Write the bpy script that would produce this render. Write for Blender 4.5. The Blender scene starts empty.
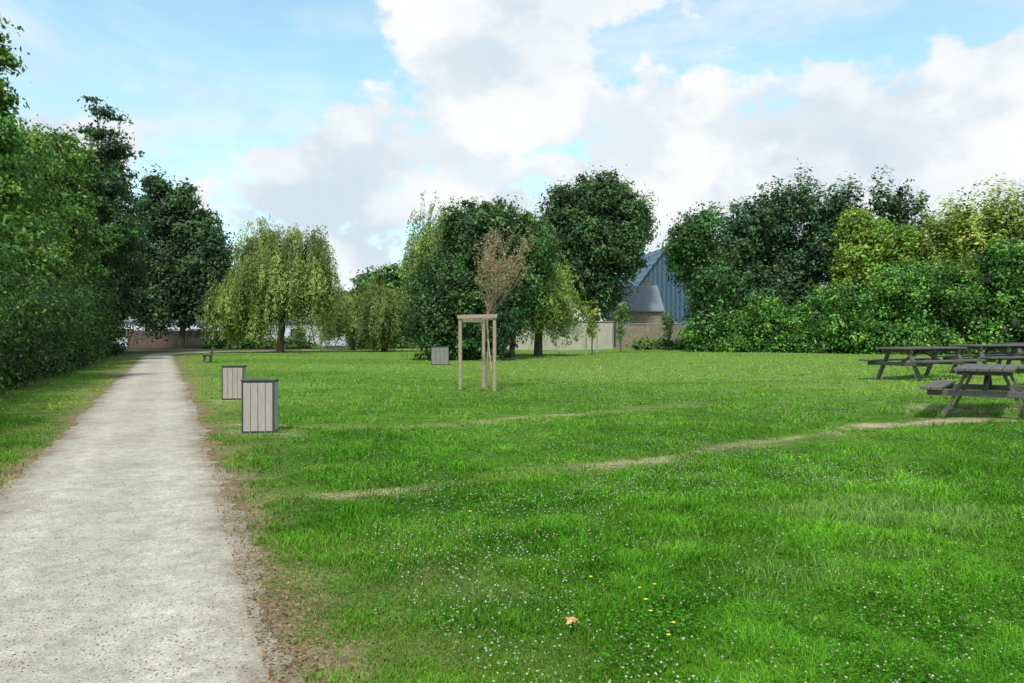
import bpy, math, random
import numpy as np
from mathutils import Vector, Matrix
rng = np.random.default_rng(7)
random.seed(7)
F_PX, HY, CH = 790.0, 335.0, 1.6
def PX(px, Y): return (px-512.0)/F_PX*Y
def PZ(py, Y): return CH-(py-HY)/F_PX*Y

# ---------------------------------------------------------------- noise
def _h(ix, iy, s):
    v = np.sin(ix*127.1+iy*311.7+s*74.7)*43758.5453
    return v-np.floor(v)
def vn(x, y, s=0):
    x = np.asarray(x, float); y = np.asarray(y, float)
    ix = np.floor(x); iy = np.floor(y); fx = x-ix; fy = y-iy
    fx = fx*fx*(3-2*fx); fy = fy*fy*(3-2*fy)
    a = _h(ix, iy, s); b = _h(ix+1, iy, s); c = _h(ix, iy+1, s); d = _h(ix+1, iy+1, s)
    return (a*(1-fx)+b*fx)*(1-fy)+(c*(1-fx)+d*fx)*fy
def fbm(x, y, s=0, o=4):
    t = 0; a = .5; f = 1
    for i in range(o):
        t = t+a*vn(x*f, y*f, s+i*3); a *= .5; f *= 2.03
    return t/(1-.5**o)
def sst(e0, e1, x):
    t = np.clip((x-e0)/(e1-e0), 0, 1); return t*t*(3-2*t)

# ---------------------------------------------------------------- materials
def newmat(name):
    m = bpy.data.materials.new(name); m.use_nodes = True
    nt = m.node_tree; nt.nodes.clear()
    out = nt.nodes.new('ShaderNodeOutputMaterial')
    return m, nt, out
def leafmat(name, trans=.3, rough=.5, attr="Col", tint=(1.25, 1.35, .6), gloss=.05):
    m, nt, out = newmat(name); N = nt.nodes; L = nt.links
    at = N.new('ShaderNodeAttribute'); at.attribute_name = attr
    d = N.new('ShaderNodeBsdfDiffuse'); L.new(at.outputs['Color'], d.inputs['Color'])
    t = N.new('ShaderNodeBsdfTranslucent')
    mu = N.new('ShaderNodeVectorMath'); mu.operation = 'MULTIPLY'
    mu.inputs[1].default_value = tint
    L.new(at.outputs['Color'], mu.inputs[0]); L.new(mu.outputs[0], t.inputs['Color'])
    mx = N.new('ShaderNodeMixShader'); mx.inputs[0].default_value = trans
    L.new(d.outputs[0], mx.inputs[1]); L.new(t.outputs[0], mx.inputs[2])
    last = mx
    if gloss:
        g = N.new('ShaderNodeBsdfGlossy'); g.inputs['Roughness'].default_value = rough
        m2 = N.new('ShaderNodeMixShader'); m2.inputs[0].default_value = gloss
        L.new(mx.outputs[0], m2.inputs[1]); L.new(g.outputs[0], m2.inputs[2]); last = m2
    L.new(last.outputs[0], out.inputs[0])
    return m
def noisemat(name, c1, c2, scale=8, rough=.8, bump=.2, stretch=(1, 1, 1), detail=6, metal=0, bscale=None, dist=.01):
    m, nt, out = newmat(name); N = nt.nodes; L = nt.links
    tc = N.new('ShaderNodeTexCoord'); mp = N.new('ShaderNodeMapping')
    mp.inputs['Scale'].default_value = stretch
    L.new(tc.outputs['Object'], mp.inputs[0])
    n = N.new('ShaderNodeTexNoise'); n.inputs['Scale'].default_value = scale; n.inputs['Detail'].default_value = detail
    n.inputs['Roughness'].default_value = .65
    L.new(mp.outputs[0], n.inputs['Vector'])
    r = N.new('ShaderNodeValToRGB'); r.color_ramp.elements[0].position = .3; r.color_ramp.elements[1].position = .7
    r.color_ramp.elements[0].color = (*c1, 1); r.color_ramp.elements[1].color = (*c2, 1)
    L.new(n.outputs[0], r.inputs[0])
    p = N.new('ShaderNodeBsdfPrincipled'); p.inputs['Roughness'].default_value = rough; p.inputs['Metallic'].default_value = metal
    L.new(r.outputs[0], p.inputs['Base Color'])
    b = N.new('ShaderNodeBump'); b.inputs['Strength'].default_value = bump; b.inputs['Distance'].default_value = dist
    n2 = N.new('ShaderNodeTexNoise'); n2.inputs['Scale'].default_value = bscale or scale*3; n2.inputs['Detail'].default_value = 5
    L.new(mp.outputs[0], n2.inputs['Vector'])
    L.new(n2.outputs[0], b.inputs['Height']); L.new(b.outputs[0], p.inputs['Normal'])
    L.new(p.outputs[0], out.inputs[0])
    return m
M_leaf = leafmat("leaf_foliage", trans=.3, gloss=.03, rough=.5)
M_grass = leafmat("grass_blade", trans=.38, tint=(1.1, 1.25, .5), gloss=0)
M_bark = noisemat("bark", (.05, .04, .03), (.13, .10, .075), 6, .9, .6, (1, 1, .25))
M_wood = noisemat("weathered_wood", (.055, .05, .046), (.155, .142, .128), 9, .75, .4, (6, 1, 6))
M_slat = noisemat("bin_slat_wood", (.31, .265, .235), (.45, .39, .355), 7, .8, .3, (5, 5, .5))
M_slat2 = noisemat("bin_slat_grey", (.16, .15, .14), (.27, .25, .235), 7, .8, .3, (5, 5, .5))
M_stake = noisemat("stake_wood", (.28, .205, .145), (.44, .34, .25), 8, .85, .4, (5, 5, .6))
M_metal = noisemat("dark_metal", (.045, .06, .05), (.08, .095, .085), 10, .5, .05, metal=.3)

# ---------------------------------------------------------------- mesh helpers
def link(ob, parent=None):
    bpy.context.scene.collection.objects.link(ob)
    if parent: ob.parent = parent
    return ob
def npmesh(name, V, Fc, col=None, mats=(), mi=None, smooth=False, parent=None):
    V = np.asarray(V, np.float32); Fc = np.asarray(Fc, np.int32); k = Fc.shape[1]
    me = bpy.data.meshes.new(name)
    me.vertices.add(len(V)); me.vertices.foreach_set('co', V.ravel())
    me.loops.add(Fc.size); me.loops.foreach_set('vertex_index', Fc.ravel())
    me.polygons.add(len(Fc)); me.polygons.foreach_set('loop_start', np.arange(0, Fc.size, k, dtype=np.int32))
    if mi is not None: me.polygons.foreach_set('material_index', np.asarray(mi, np.int32))
    if smooth is not False:
        me.polygons.foreach_set('use_smooth', np.ones(len(Fc), bool) if smooth is True else smooth)
    me.update(calc_edges=True)
    if col is not None:
        a = me.color_attributes.new("Col", 'FLOAT_COLOR', 'POINT')
        c = np.ones((len(V), 4), np.float32); c[:, :3] = col
        a.data.foreach_set('color', c.ravel())
    for m in mats: me.materials.append(m)
    return link(bpy.data.objects.new(name, me), parent)
class Builder:
    def __init__(s): s.v = []; s.f = []; s.m = []
    def box(s, c, size, R=None, mi=0):
        c = Vector(c); o = len(s.v); R = R or Matrix.Identity(3)
        for z in (-.5, .5):
            for x, y in ((-.5, -.5), (.5, -.5), (.5, .5), (-.5, .5)):
                s.v.append(tuple(c+R@Vector((x*size[0], y*size[1], z*size[2]))))
        for f in ((3, 2, 1, 0), (4, 5, 6, 7), (0, 1, 5, 4), (1, 2, 6, 5), (2, 3, 7, 6), (3, 0, 4, 7)):
            s.f.append(tuple(o+i for i in f)); s.m.append(mi)
    def beam(s, p0, p1, w, t, up=(0, 0, 1), mi=0):
        p0 = Vector(p0); p1 = Vector(p1); d = p1-p0; x = d.normalized(); u = Vector(up)
        y = u.cross(x).normalized(); z = x.cross(y)
        s.box((p0+p1)/2, (d.length, w, t), Matrix((x, y, z)).transposed(), mi)
    def cyl(s, p0, p1, r0, r1, n=10, mi=0):
        p0 = Vector(p0); p1 = Vector(p1); d = (p1-p0).normalized(); a = d.orthogonal().normalized(); b = d.cross(a); o = len(s.v)
        for p, r in ((p0, r0), (p1, r1)):
            for i in range(n):
                t = 2*math.pi*i/n; s.v.append(tuple(p+(a*math.cos(t)+b*math.sin(t))*r))
        for i in range(n):
            j = (i+1) % n; s.f.append((o+i, o+j, o+n+j, o+n+i)); s.m.append(mi)
        s.f.append(tuple(o+n-1-i for i in range(n))); s.m.append(mi)
        s.f.append(tuple(o+n+i for i in range(n))); s.m.append(mi)
    def poly(s, pts, mi=0):
        o = len(s.v); s.v += [tuple(p) for p in pts]; s.f.append(tuple(range(o, o+len(pts)))); s.m.append(mi)
    def make(s, name, mats, loc=(0, 0, 0), rz=0, bevel=0, parent=None):
        me = bpy.data.meshes.new(name); me.from_pydata(s.v, [], s.f); me.update()
        for m in mats: me.materials.append(m)
        me.polygons.foreach_set('material_index', s.m)
        ob = link(bpy.data.objects.new(name, me), parent); ob.location = loc; ob.rotation_euler = (0, 0, rz)
        if bevel:
            b = ob.modifiers.new("bevel", 'BEVEL'); b.width = bevel; b.segments = 2; b.limit_method = 'ANGLE'
        return ob

# ---------------------------------------------------------------- terrain
SL = .44
def gz(x, y):
    x = np.asarray(x, float); y = np.asarray(y, float)
    return .30*sst(4, 14, x) + .07*(fbm(x*.3, y*.3, 5, 2)-.5)*sst(1.2, 3.5, x+SL*y)
def gzf(x, y): return float(gz(x, y))
def path_center(y):   # centre of the path, bends right far away
    y = np.asarray(y, float)
    return -.50-SL*y + 0.035*np.clip(y-62, 0, 60)**2
def trail(pts):
    return [(PX(a, 1264/(b-HY)), 1264/(b-HY)) for a, b in pts]
T1 = trail([(262, 500), (330, 495), (395, 491), (450, 485), (505, 478), (560, 468), (620, 463), (700, 451), (800, 438)])+[(5.7, 13.1), (7.2, 13.9), (8.4, 14.3)]
T2 = trail([(225, 424), (300, 427), (400, 427), (460, 424), (520, 418), (620, 411), (690, 404)])
def pdist(x, y, P):
    d = np.full(np.shape(x), 1e9)
    for (x0, y0), (x1, y1) in zip(P[:-1], P[1:]):
        dx, dy = x1-x0, y1-y0
        t = np.clip(((x-x0)*dx+(y-y0)*dy)/(dx*dx+dy*dy), 0, 1)
        d = np.minimum(d, np.hypot(x-x0-t*dx, y-y0-t*dy))
    return d
def masks(x, y):
    nz = fbm(x*1.3, y*1.3, 11, 4)
    n2 = fbm(x*.6, y*.6, 31, 3)
    n3 = fbm(x*3.1, y*3.1, 37, 3)
    p1 = pdist(x, y, T1); p2 = pdist(x, y, T2)
    d1 = p1+(nz-.5)*.45+(n3-.5)*.40
    w1 = (1-sst(-.04, .28, d1))*(.24+.42*sst(.42, .62, n2)+.25*sst(4.0, 6.5, x))
    d2 = p2+(nz-.5)*.5+(n3-.5)*.45
    w2 = (1-sst(-.04, .30, d2))*(.22+.35*sst(.45, .6, n2))*(1-sst(1.5, 3.8, x))
    patch = (1-sst(.2, 1.2, np.hypot((x-6.6)/1.9, (y-13.6)/.42)+(nz-.5)*1.4+(n3-.5)*.5))*.7
    tab = (1-sst(.3, 1.2, np.hypot((x-9.0)/1.4, (y-15.2)/1.6)+(nz-.5)*1.2))*.5
    bins = sum((1-sst(.2, .9, np.hypot(x-bx, y-by)+(nz-.5)*.6))*.6 for bx, by in ((-4.06, 12.9), (-6.8, 19.4)))
    wear = np.clip(w1+w2+patch+tab+bins, 0, 1)
    d = x-path_center(y)
    ad = np.where(d > 0, d-1.12, -d-1.12)
    verge = 1-sst(-.05, .40, ad+(nz-.5)*.8+(n3-.5)*.35)
    dry = (1-sst(.2, 1.9, ad+(n2-.5)*2.2+(n3-.5)*.7))*.75
    near = np.minimum(p1, p2)+(nz-.5)*.8
    dry = np.clip(dry+(1-sst(.1, .75, near))*.5, 0, .9)
    under_hedge = 1-sst(-4.6, -3.2, d+(nz-.5)*1.5)   # darker ground and thinner grass under the hedge
    return wear, verge, dry, under_hedge, d
def greens(x, y):
    a = fbm(x*.35, y*.35, 2, 4); b = fbm(x*1.7, y*1.7, 8, 4); c = fbm(x*.09+3, y*.16, 19, 3)
    g1 = np.array([.055, .175, .012]); g2 = np.array([.135, .310, .028]); g3 = np.array([.235, .375, .062])
    t = np.clip(sst(.32, .68, a)*.5+sst(.32, .68, b)*.5, 0, 1)[..., None]
    col = g1*(1-t)+g2*t
    far = (sst(10, 26, y)*(.40+.75*sst(.35, .6, c))*.85+.5*sst(.5, .75, c)*sst(5, 10, y))[..., None]
    far = np.clip(far, 0, .85)
    return col*(1-far)+g3*far
def axis(lo, hi, step, far, g=1.12):
    c = list(np.arange(lo, hi, step)); s = step; v = c[-1]
    while v < far: s *= g; v += s; c.append(v)
    s = step; v = lo
    while v > -far: s *= g; v -= s; c.insert(0, v)
    return np.array(c)
xs = axis(-14, 14, .1, 900); ys = axis(1.5, 24, .1, 1500)
ys = ys[ys > -300]
X, Y = np.meshgrid(xs, ys); x = X.ravel(); y = Y.ravel()
wear, verge, dry, under_hedge, dd = masks(x, y)
col = greens(x, y)*.62
soil = np.array([.36, .30, .18]); red = np.array([.24, .165, .105]); dryc = np.array([.20, .20, .07]); hedgec = np.array([.06, .055, .03])
def mixc(c, k, t): t = np.clip(t, 0, 1)[..., None]; return c*(1-t)+k*t
col = mixc(col, dryc, dry*.8); col = mixc(col, soil, wear*1.15); col = mixc(col, red, verge); col = mixc(col, hedgec, under_hedge)
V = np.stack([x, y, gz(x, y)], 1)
nx, ny = len(xs), len(ys)
i = (np.arange(ny-1)[:, None]*nx+np.arange(nx-1)[None]).ravel()
Fq = np.stack([i, i+1, i+nx+1, i+nx], 1)
m, nt, out = newmat("lawn_ground"); N = nt.nodes; L = nt.links
at = N.new('ShaderNodeAttribute'); at.attribute_name = "Col"
tc = N.new('ShaderNodeTexCoord')
n1 = N.new('ShaderNodeTexNoise'); n1.inputs['Scale'].default_value = 14; n1.inputs['Detail'].default_value = 5; n1.inputs['Roughness'].default_value = .8
n2 = N.new('ShaderNodeTexNoise'); n2.inputs['Scale'].default_value = 2.2; n2.inputs['Detail'].default_value = 4
L.new(tc.outputs['Object'], n1.inputs['Vector']); L.new(tc.outputs['Object'], n2.inputs['Vector'])
mr = N.new('ShaderNodeMapRange'); mr.inputs[1].default_value = .3; mr.inputs[2].default_value = .7; mr.inputs[3].default_value = .45; mr.inputs[4].default_value = 1.5
L.new(n1.outputs[0], mr.inputs[0])
mr2 = N.new('ShaderNodeMapRange'); mr2.inputs[1].default_value = .3; mr2.inputs[2].default_value = .7; mr2.inputs[3].default_value = .75; mr2.inputs[4].default_value = 1.25
L.new(n2.outputs[0], mr2.inputs[0])
mm = N.new('ShaderNodeMath'); mm.operation = 'MULTIPLY'; L.new(mr.outputs[0], mm.inputs[0]); L.new(mr2.outputs[0], mm.inputs[1])
vm = N.new('ShaderNodeVectorMath'); vm.operation = 'SCALE'; L.new(at.outputs['Color'], vm.inputs[0]); L.new(mm.outputs[0], vm.inputs['Scale'])
p = N.new('ShaderNodeBsdfPrincipled'); p.inputs['Roughness'].default_value = .95; p.inputs['Specular IOR Level'].default_value = .1
L.new(vm.outputs[0], p.inputs['Base Color'])
b = N.new('ShaderNodeBump'); b.inputs['Strength'].default_value = .8; b.inputs['Distance'].default_value = .03
L.new(n1.outputs[0], b.inputs['Height']); L.new(b.outputs[0], p.inputs['Normal']); L.new(p.outputs[0], out.inputs[0])
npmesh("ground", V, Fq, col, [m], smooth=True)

# ---------------------------------------------------------------- path
m, nt, out = newmat("fine_gravel"); N = nt.nodes; L = nt.links
tc = N.new('ShaderNodeTexCoord')
def nse(sc, det=4, ro=.6):
    n = N.new('ShaderNodeTexNoise'); n.inputs['Scale'].default_value = sc; n.inputs['Detail'].default_value = det; n.inputs['Roughness'].default_value = ro
    L.new(tc.outputs['Object'], n.inputs['Vector']); return n
def rng_(src, a, b_, c, d_):
    r = N.new('ShaderNodeMapRange'); r.inputs[1].default_value = a; r.inputs[2].default_value = b_; r.inputs[3].default_value = c; r.inputs[4].default_value = d_
    L.new(src, r.inputs[0]); return r.outputs[0]
def mul(a, b_):
    q = N.new('ShaderNodeMath'); q.operation = 'MULTIPLY'; L.new(a, q.inputs[0]); L.new(b_, q.inputs[1]); return q.outputs[0]
big = nse(.8, 4); mid = nse(5, 6, .8); fin = nse(60, 4, .85)
vor = N.new('ShaderNodeTexVoronoi'); vor.inputs['Scale'].default_value = 75; L.new(tc.outputs['Object'], vor.inputs['Vector'])
at = N.new('ShaderNodeAttribute'); at.attribute_name = "Col"
k = mul(mul(rng_(mid.outputs[0], .34, .66, .72, 1.18), rng_(fin.outputs[0], .34, .66, .66, 1.28)), mul(rng_(big.outputs[0], .3, .7, .84, 1.1), rng_(vor.outputs['Color'], .0, 1, .84, 1.14)))
vm = N.new('ShaderNodeVectorMath'); vm.operation = 'SCALE'; L.new(at.outputs['Color'], vm.inputs[0]); L.new(k, vm.inputs['Scale'])
p = N.new('ShaderNodeBsdfPrincipled'); p.inputs['Roughness'].default_value = .95; p.inputs['Specular IOR Level'].default_value = .15
L.new(vm.outputs[0], p.inputs['Base Color'])
b = N.new('ShaderNodeBump'); b.inputs['Strength'].default_value = .5; b.inputs['Distance'].default_value = .012
L.new(fin.outputs[0], b.inputs['Height']); b2 = N.new('ShaderNodeBump'); b2.inputs['Strength'].default_value = .4; b2.inputs['Distance'].default_value = .04
L.new(mid.outputs[0], b2.inputs['Height']); L.new(b.outputs[0], b2.inputs['Normal']); L.new(b2.outputs[0], p.inputs['Normal']); L.new(p.outputs[0], out.inputs[0])
M_grav = m
yy = [-6.0]
while yy[-1] < 92: yy.append(yy[-1]+.05+.004*max(0, yy[-1]))
yy = np.array(yy); cx = path_center(yy); nc = 33
u = np.linspace(-1, 1, nc)
eL = 1.16+.30*(fbm(yy*1.2, yy*0+2, 3, 4)-.5)+.12*(vn(yy*9, yy*0, 5)-.5)
eR = 1.17+.34*(fbm(yy*1.0, yy*0+7, 4, 4)-.5)+.14*(vn(yy*9, yy*0, 6)-.5)
px_ = np.where(u[None] < 0, cx[:, None]+u[None]*eL[:, None], cx[:, None]+u[None]*eR[:, None])
py_ = np.repeat(yy[:, None], nc, 1)
pz_ = .012*(1-u[None]**2)+np.zeros_like(px_)+gz(px_, py_)+.004
un = np.abs(u)[None]+.45*(fbm(px_*2.2, py_*2.2, 9, 4)-.5)
ec = sst(.68, 1.05, un)[..., None]
c0 = np.array([.475, .435, .355]); c1 = np.array([.27, .205, .14])
pc = c0*(1-ec*.8)+c1*ec*.8
wheel = np.exp(-((np.abs(u)[None]-.45)/.16)**2)[..., None]*.10-.05
pc = pc*(1+wheel)
i = (np.arange(len(yy)-1)[:, None]*nc+np.arange(nc-1)[None]).ravel()
npmesh("gravel_path", np.stack([px_, py_, pz_], -1).reshape(-1, 3), np.stack([i, i+1, i+nc+1, i+nc], 1), pc.reshape(-1, 3), [M_grav], smooth=True)
n = 8000; gy = 1264/rng.uniform(60, 420, n); gx = path_center(gy)+rng.uniform(-1.1, 1.1, n)
r = rng.uniform(.002, .006, n)*(1+gy*.04)
oc = np.array([[1, 0, 0], [.2, .9, .1], [-.9, .2, 0], [0, -1, 0], [0, .1, .6]])
V = np.stack([gx, gy, gz(gx, gy)+.014*(1-((gx-path_center(gy))/1.15)**2)+.004], 1)[:, None]+oc[None]*r[:, None, None]
o = np.arange(n)[:, None]*5
Fc = np.concatenate([o+np.array([f]) for f in ((0, 1, 4), (1, 2, 4), (2, 3, 4), (3, 0, 4))])
sc_ = np.array([[.42, .38, .30], [.55, .52, .46], [.22, .18, .13]])[rng.integers(0, 3, n)]
npmesh("gravel_stones", V.reshape(-1, 3), Fc, np.repeat(sc_[:, None], 5, 1).reshape(-1, 3), [M_grass])

# ---------------------------------------------------------------- grass
def blades(x, y, h, w, lean, col, z0=0.0):
    n = len(x); th = rng.uniform(0, 2*np.pi, n); ph = rng.uniform(0, 2*np.pi, n)
    z = gz(x, y)+z0
    wx, wy = np.cos(th)*w/2, np.sin(th)*w/2; lx, ly = np.cos(ph)*lean*h, np.sin(ph)*lean*h
    V = np.empty((n, 5, 3))
    V[:, 0] = np.stack([x-wx, y-wy, z-.005], 1); V[:, 1] = np.stack([x+wx, y+wy, z-.005], 1)
    V[:, 2] = np.stack([x-wx*.8+lx*.3, y-wy*.8+ly*.3, z+h*.6], 1); V[:, 3] = np.stack([x+wx*.8+lx*.3, y+wy*.8+ly*.3, z+h*.6], 1)
    V[:, 4] = np.stack([x+lx, y+ly, z+h*(1-.3*lean)], 1)
    o = np.arange(n)[:, None]*5
    fr = o[y > 11]; nr_ = o[y <= 11]      # far blades are single triangles
    F = np.concatenate([nr_+np.array([[0, 1, 3]]), nr_+np.array([[0, 3, 2]]), nr_+np.array([[2, 3, 4]]), fr+np.array([[0, 1, 4]])])
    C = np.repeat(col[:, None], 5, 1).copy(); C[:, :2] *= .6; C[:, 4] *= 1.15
    return V.reshape(-1, 3), F, C.reshape(-1, 3)
NB = 540000
spy = 18+(430-18)*rng.random(NB)**.9; spx = rng.uniform(-180, 1204, NB)
by = 1264/spy; bx = PX(spx, by)
wear, verge, dry, under_hedge, dd = masks(bx, by)
keep = (np.abs(dd) > 1.02+.2*rng.random(NB))
pr = (1-.8*wear)*(1-.80*verge)*(1-.35*dry)*(1-.8*under_hedge)
keep &= rng.random(NB) < pr
bx, by, wear, verge, dry, dd, under_hedge = [q[keep] for q in (bx, by, wear, verge, dry, dd, under_hedge)]
n = len(bx)
tuf = fbm(bx*2.3, by*2.3, 44, 3)
h = (.020+.080*sst(.3, .75, tuf))*rng.uniform(.55, 1.3, n)*(1-.5*dry)*(1-.4*wear)
w = np.where(by > 11, by*.0018, np.maximum(.0045, by*.0012))*rng.uniform(.7, 1.3, n)
gc = greens(bx, by)*1.28
gc = gc*(.5+1.0*rng.random((n, 1)))*(.55+.9*tuf[:, None])
yl = rng.random(n) < (.06+.45*np.clip(dry+.5*wear, 0, 1)); gc[yl] = gc[yl]*.4+np.array([.27, .26, .09])*.7
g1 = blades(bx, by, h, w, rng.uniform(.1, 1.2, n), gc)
cen = [(3.1, 6.7), (3.6, 6.5), (2.7, 6.9), (4.0, 6.9), (1.9, 5.2), (3.4, 7.3)]
for _ in range(60):
    a = rng.uniform(4, 30); c_ = rng.uniform(-.15, .6)*a
    if abs(c_-float(path_center(a))) > 2.2: cen.append((c_, a))
tx = []; ty = []; th_ = []
for q, (a, b_) in enumerate(cen):
    k = 480 if q < 6 else 90
    s = .17 if q < 6 else .10
    tx.append(a+rng.normal(0, s*1.5, k)); ty.append(b_+rng.normal(0, s, k)); th_.append(np.full(k, .13 if q < 6 else .09))
tx = np.concatenate(tx); ty = np.concatenate(ty); th_ = np.concatenate(th_); n = len(tx)
tcol = np.array([.24, .38, .10])*(.6+.9*rng.random((n, 1)))
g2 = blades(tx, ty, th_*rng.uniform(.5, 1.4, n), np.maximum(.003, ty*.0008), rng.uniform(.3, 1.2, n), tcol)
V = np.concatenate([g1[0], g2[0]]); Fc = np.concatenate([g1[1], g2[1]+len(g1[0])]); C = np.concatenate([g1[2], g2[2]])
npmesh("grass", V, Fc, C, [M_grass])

# clover flowers
NC = 110000
spy = 18+362*rng.random(NC)**1.15; spx = rng.uniform(-60, 1160, NC); cy = 1264/spy; cx_ = PX(spx, cy)
wear, verge, dry, under_hedge, dd = masks(cx_, cy)
den = (.10+.9*sst(.44, .62, fbm(cx_*.7+9, cy*.45, 66, 4)))*(.25+.75*sst(-3, 3, cx_))*(.10+.90*sst(5.0, 9, cy+rng.normal(0, 1.3, NC)))+.04
keep = (rng.random(NC) < den*.62) & (dd > 1.9) & (wear < .3)
cx_, cy = cx_[keep], cy[keep]; n = len(cx_)
r = np.maximum(.0075, cy*.00068)*rng.uniform(.6, 1.25, n); zc = gz(cx_, cy)+.06+.03*rng.random(n)
oc = np.array([[1, 0, 0], [0, 1, 0], [-1, 0, 0], [0, -1, 0], [0, 0, .8], [0, 0, -.8]])
V = np.stack([cx_, cy, zc], 1)[:, None]+oc[None]*r[:, None, None]
o = np.arange(n)[:, None]*6
Fc = np.concatenate([o+np.array([f]) for f in ((0, 1, 4), (1, 2, 4), (2, 3, 4), (3, 0, 4), (1, 0, 5), (2, 1, 5), (3, 2, 5), (0, 3, 5))])
C = np.repeat((np.array([.62, .62, .50])*rng.uniform(.5, 1.1, (n, 1)))[:, None], 6, 1).reshape(-1, 3)
npmesh("clover_flowers", V.reshape(-1, 3), Fc, C, [M_grass], smooth=True)

def quads(c, nrm, L_, W_, col, adir=None):
    n = len(c)
    a = rng.normal(size=(n, 3)) if adir is None else adir
    nrm = nrm/np.linalg.norm(nrm, axis=1, keepdims=True)
    a = a-nrm*np.sum(a*nrm, 1, keepdims=True); a /= np.linalg.norm(a, axis=1, keepdims=True)+1e-9
    b_ = np.cross(nrm, a)
    L_ = np.broadcast_to(L_, n)[:, None]; W_ = np.broadcast_to(W_, n)[:, None]
    V = np.stack([c-a*L_/2, c+b_*W_/2+a*L_*.08-nrm*W_*.12, c+a*L_/2, c-b_*W_/2+a*L_*.08-nrm*W_*.12], 1)
    F = np.arange(n*4).reshape(n, 4)
    return V.reshape(-1, 3), F, np.repeat(col[:, None], 4, 1).reshape(-1, 3)
# clover leaves (three leaflets each) in patches near the viewer
NL = 60000
spy = rng.uniform(70, 400, NL); spx = rng.uniform(150, 1150, NL); ly = 1264/spy; lx = PX(spx, ly)
wear, verge, dry, under_hedge, dd = masks(lx, ly)
keep = (rng.random(NL) < sst(.40, .56, fbm(lx*.9+4, ly*.9, 71, 4))*.93+.07) & (dd > 1.5+rng.random(NL)*.5) & (wear < .25)
lx, ly = lx[keep], ly[keep]; n = len(lx); a0 = rng.uniform(0, 6.28, n); s_ = np.maximum(.011, ly*.0014)*rng.uniform(.7, 1.2, n)
zl = gz(lx, ly)+rng.uniform(.03, .08, n); P = []; A = []; NR = []; S = []; CC = []
nb = np.array([0, 0, 1.])+rng.normal(0, .35, (n, 3)); base = np.array([.070, .235, .022])*rng.uniform(.45, 1.7, (n, 1))
for t in range(3):
    a = a0+t*2.094; dv = np.stack([np.cos(a), np.sin(a), 0*a], 1)
    P.append(np.stack([lx, ly, zl], 1)+dv*s_[:, None]*.5); A.append(dv); NR.append(nb+dv*.25); S.append(s_); CC.append(base)
q = quads(np.concatenate(P), np.concatenate(NR), np.concatenate(S), np.concatenate(S)*.95, np.concatenate(CC), np.concatenate(A))
npmesh("clover_leaves", *q, [M_grass])
# fallen leaves
n = 3000; fy = 1264/rng.uniform(25, 420, n); side = rng.random(n) < .72
fd = np.where(side, 1.12+np.abs(rng.normal(0, .25, n))-.15, -1.12-np.abs(rng.normal(0, .5, n))+.1)
fx = path_center(fy)+fd
cc = np.array([[.30, .17, .09], [.22, .13, .07], [.40, .28, .15], [.17, .11, .07]])[rng.integers(0, 4, n)]
q = quads(np.stack([fx, fy, gz(fx, fy)+.02+.012*rng.random(n)], 1), np.array([0, 0, 1.])+rng.normal(0, .35, (n, 3)), rng.uniform(.015, .042, n), rng.uniform(.01, .024, n), cc)
npmesh("fallen_leaves", *q, [M_leaf])
def flat_leaf(name, x, y, s, c):
    B = Builder(); pts = []
    k = 14
    for t in range(k):
        a = 2*math.pi*t/k; r = s*(.75+.25*math.cos(a*5)) if t else s*1.1
        pts.append((r*math.cos(a), r*.8*math.sin(a), .012*math.sin(3*a)))
    B.v += pts+[(0, 0, .006)]
    for t in range(k): B.f.append((t, (t+1) % k, k)); B.m.append(0)
    ob = B.make(name, [c], (x, y, gzf(x, y)+.075)); ob.rotation_euler = (.45, .1, .5); return ob
M_or = noisemat("dry_leaf", (.60, .26, .09), (.70, .38, .18), 30, .7, .2)
flat_leaf("autumn_leaf", PX(571, 4.2), 4.2, .042, M_or)
M_yel = noisemat("yellow_petal", (.75, .55, .02), (.85, .7, .04), 30, .6, .1)
M_stem = noisemat("flower_stem", (.05, .13, .02), (.08, .18, .03), 30, .6, .1)
for a, b_ in ((651, 628), (669, 653), (640, 604), (646, 616), (674, 640), (591, 593), (800, 463), (808, 466), (470, 523), (655, 600)):
    Yf = 1264/(b_-HY); B = Builder(); xf = PX(a, Yf); rr = .013 if Yf < 6 else .02
    B.cyl((0, 0, 0), (0, 0, .08), .0015, .0015, 5, 1)
    for t in range(6):
        an = t*math.pi/3
        B.poly([(0, 0, .082), (rr*math.cos(an-.45)*.8, rr*math.sin(an-.45)*.8, .088), (rr*math.cos(an), rr*math.sin(an), .09), (rr*math.cos(an+.45)*.8, rr*math.sin(an+.45)*.8, .088)])
    B.make("yellow_flower", [M_yel, M_stem], (xf, Yf, gzf(xf, Yf)))

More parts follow.
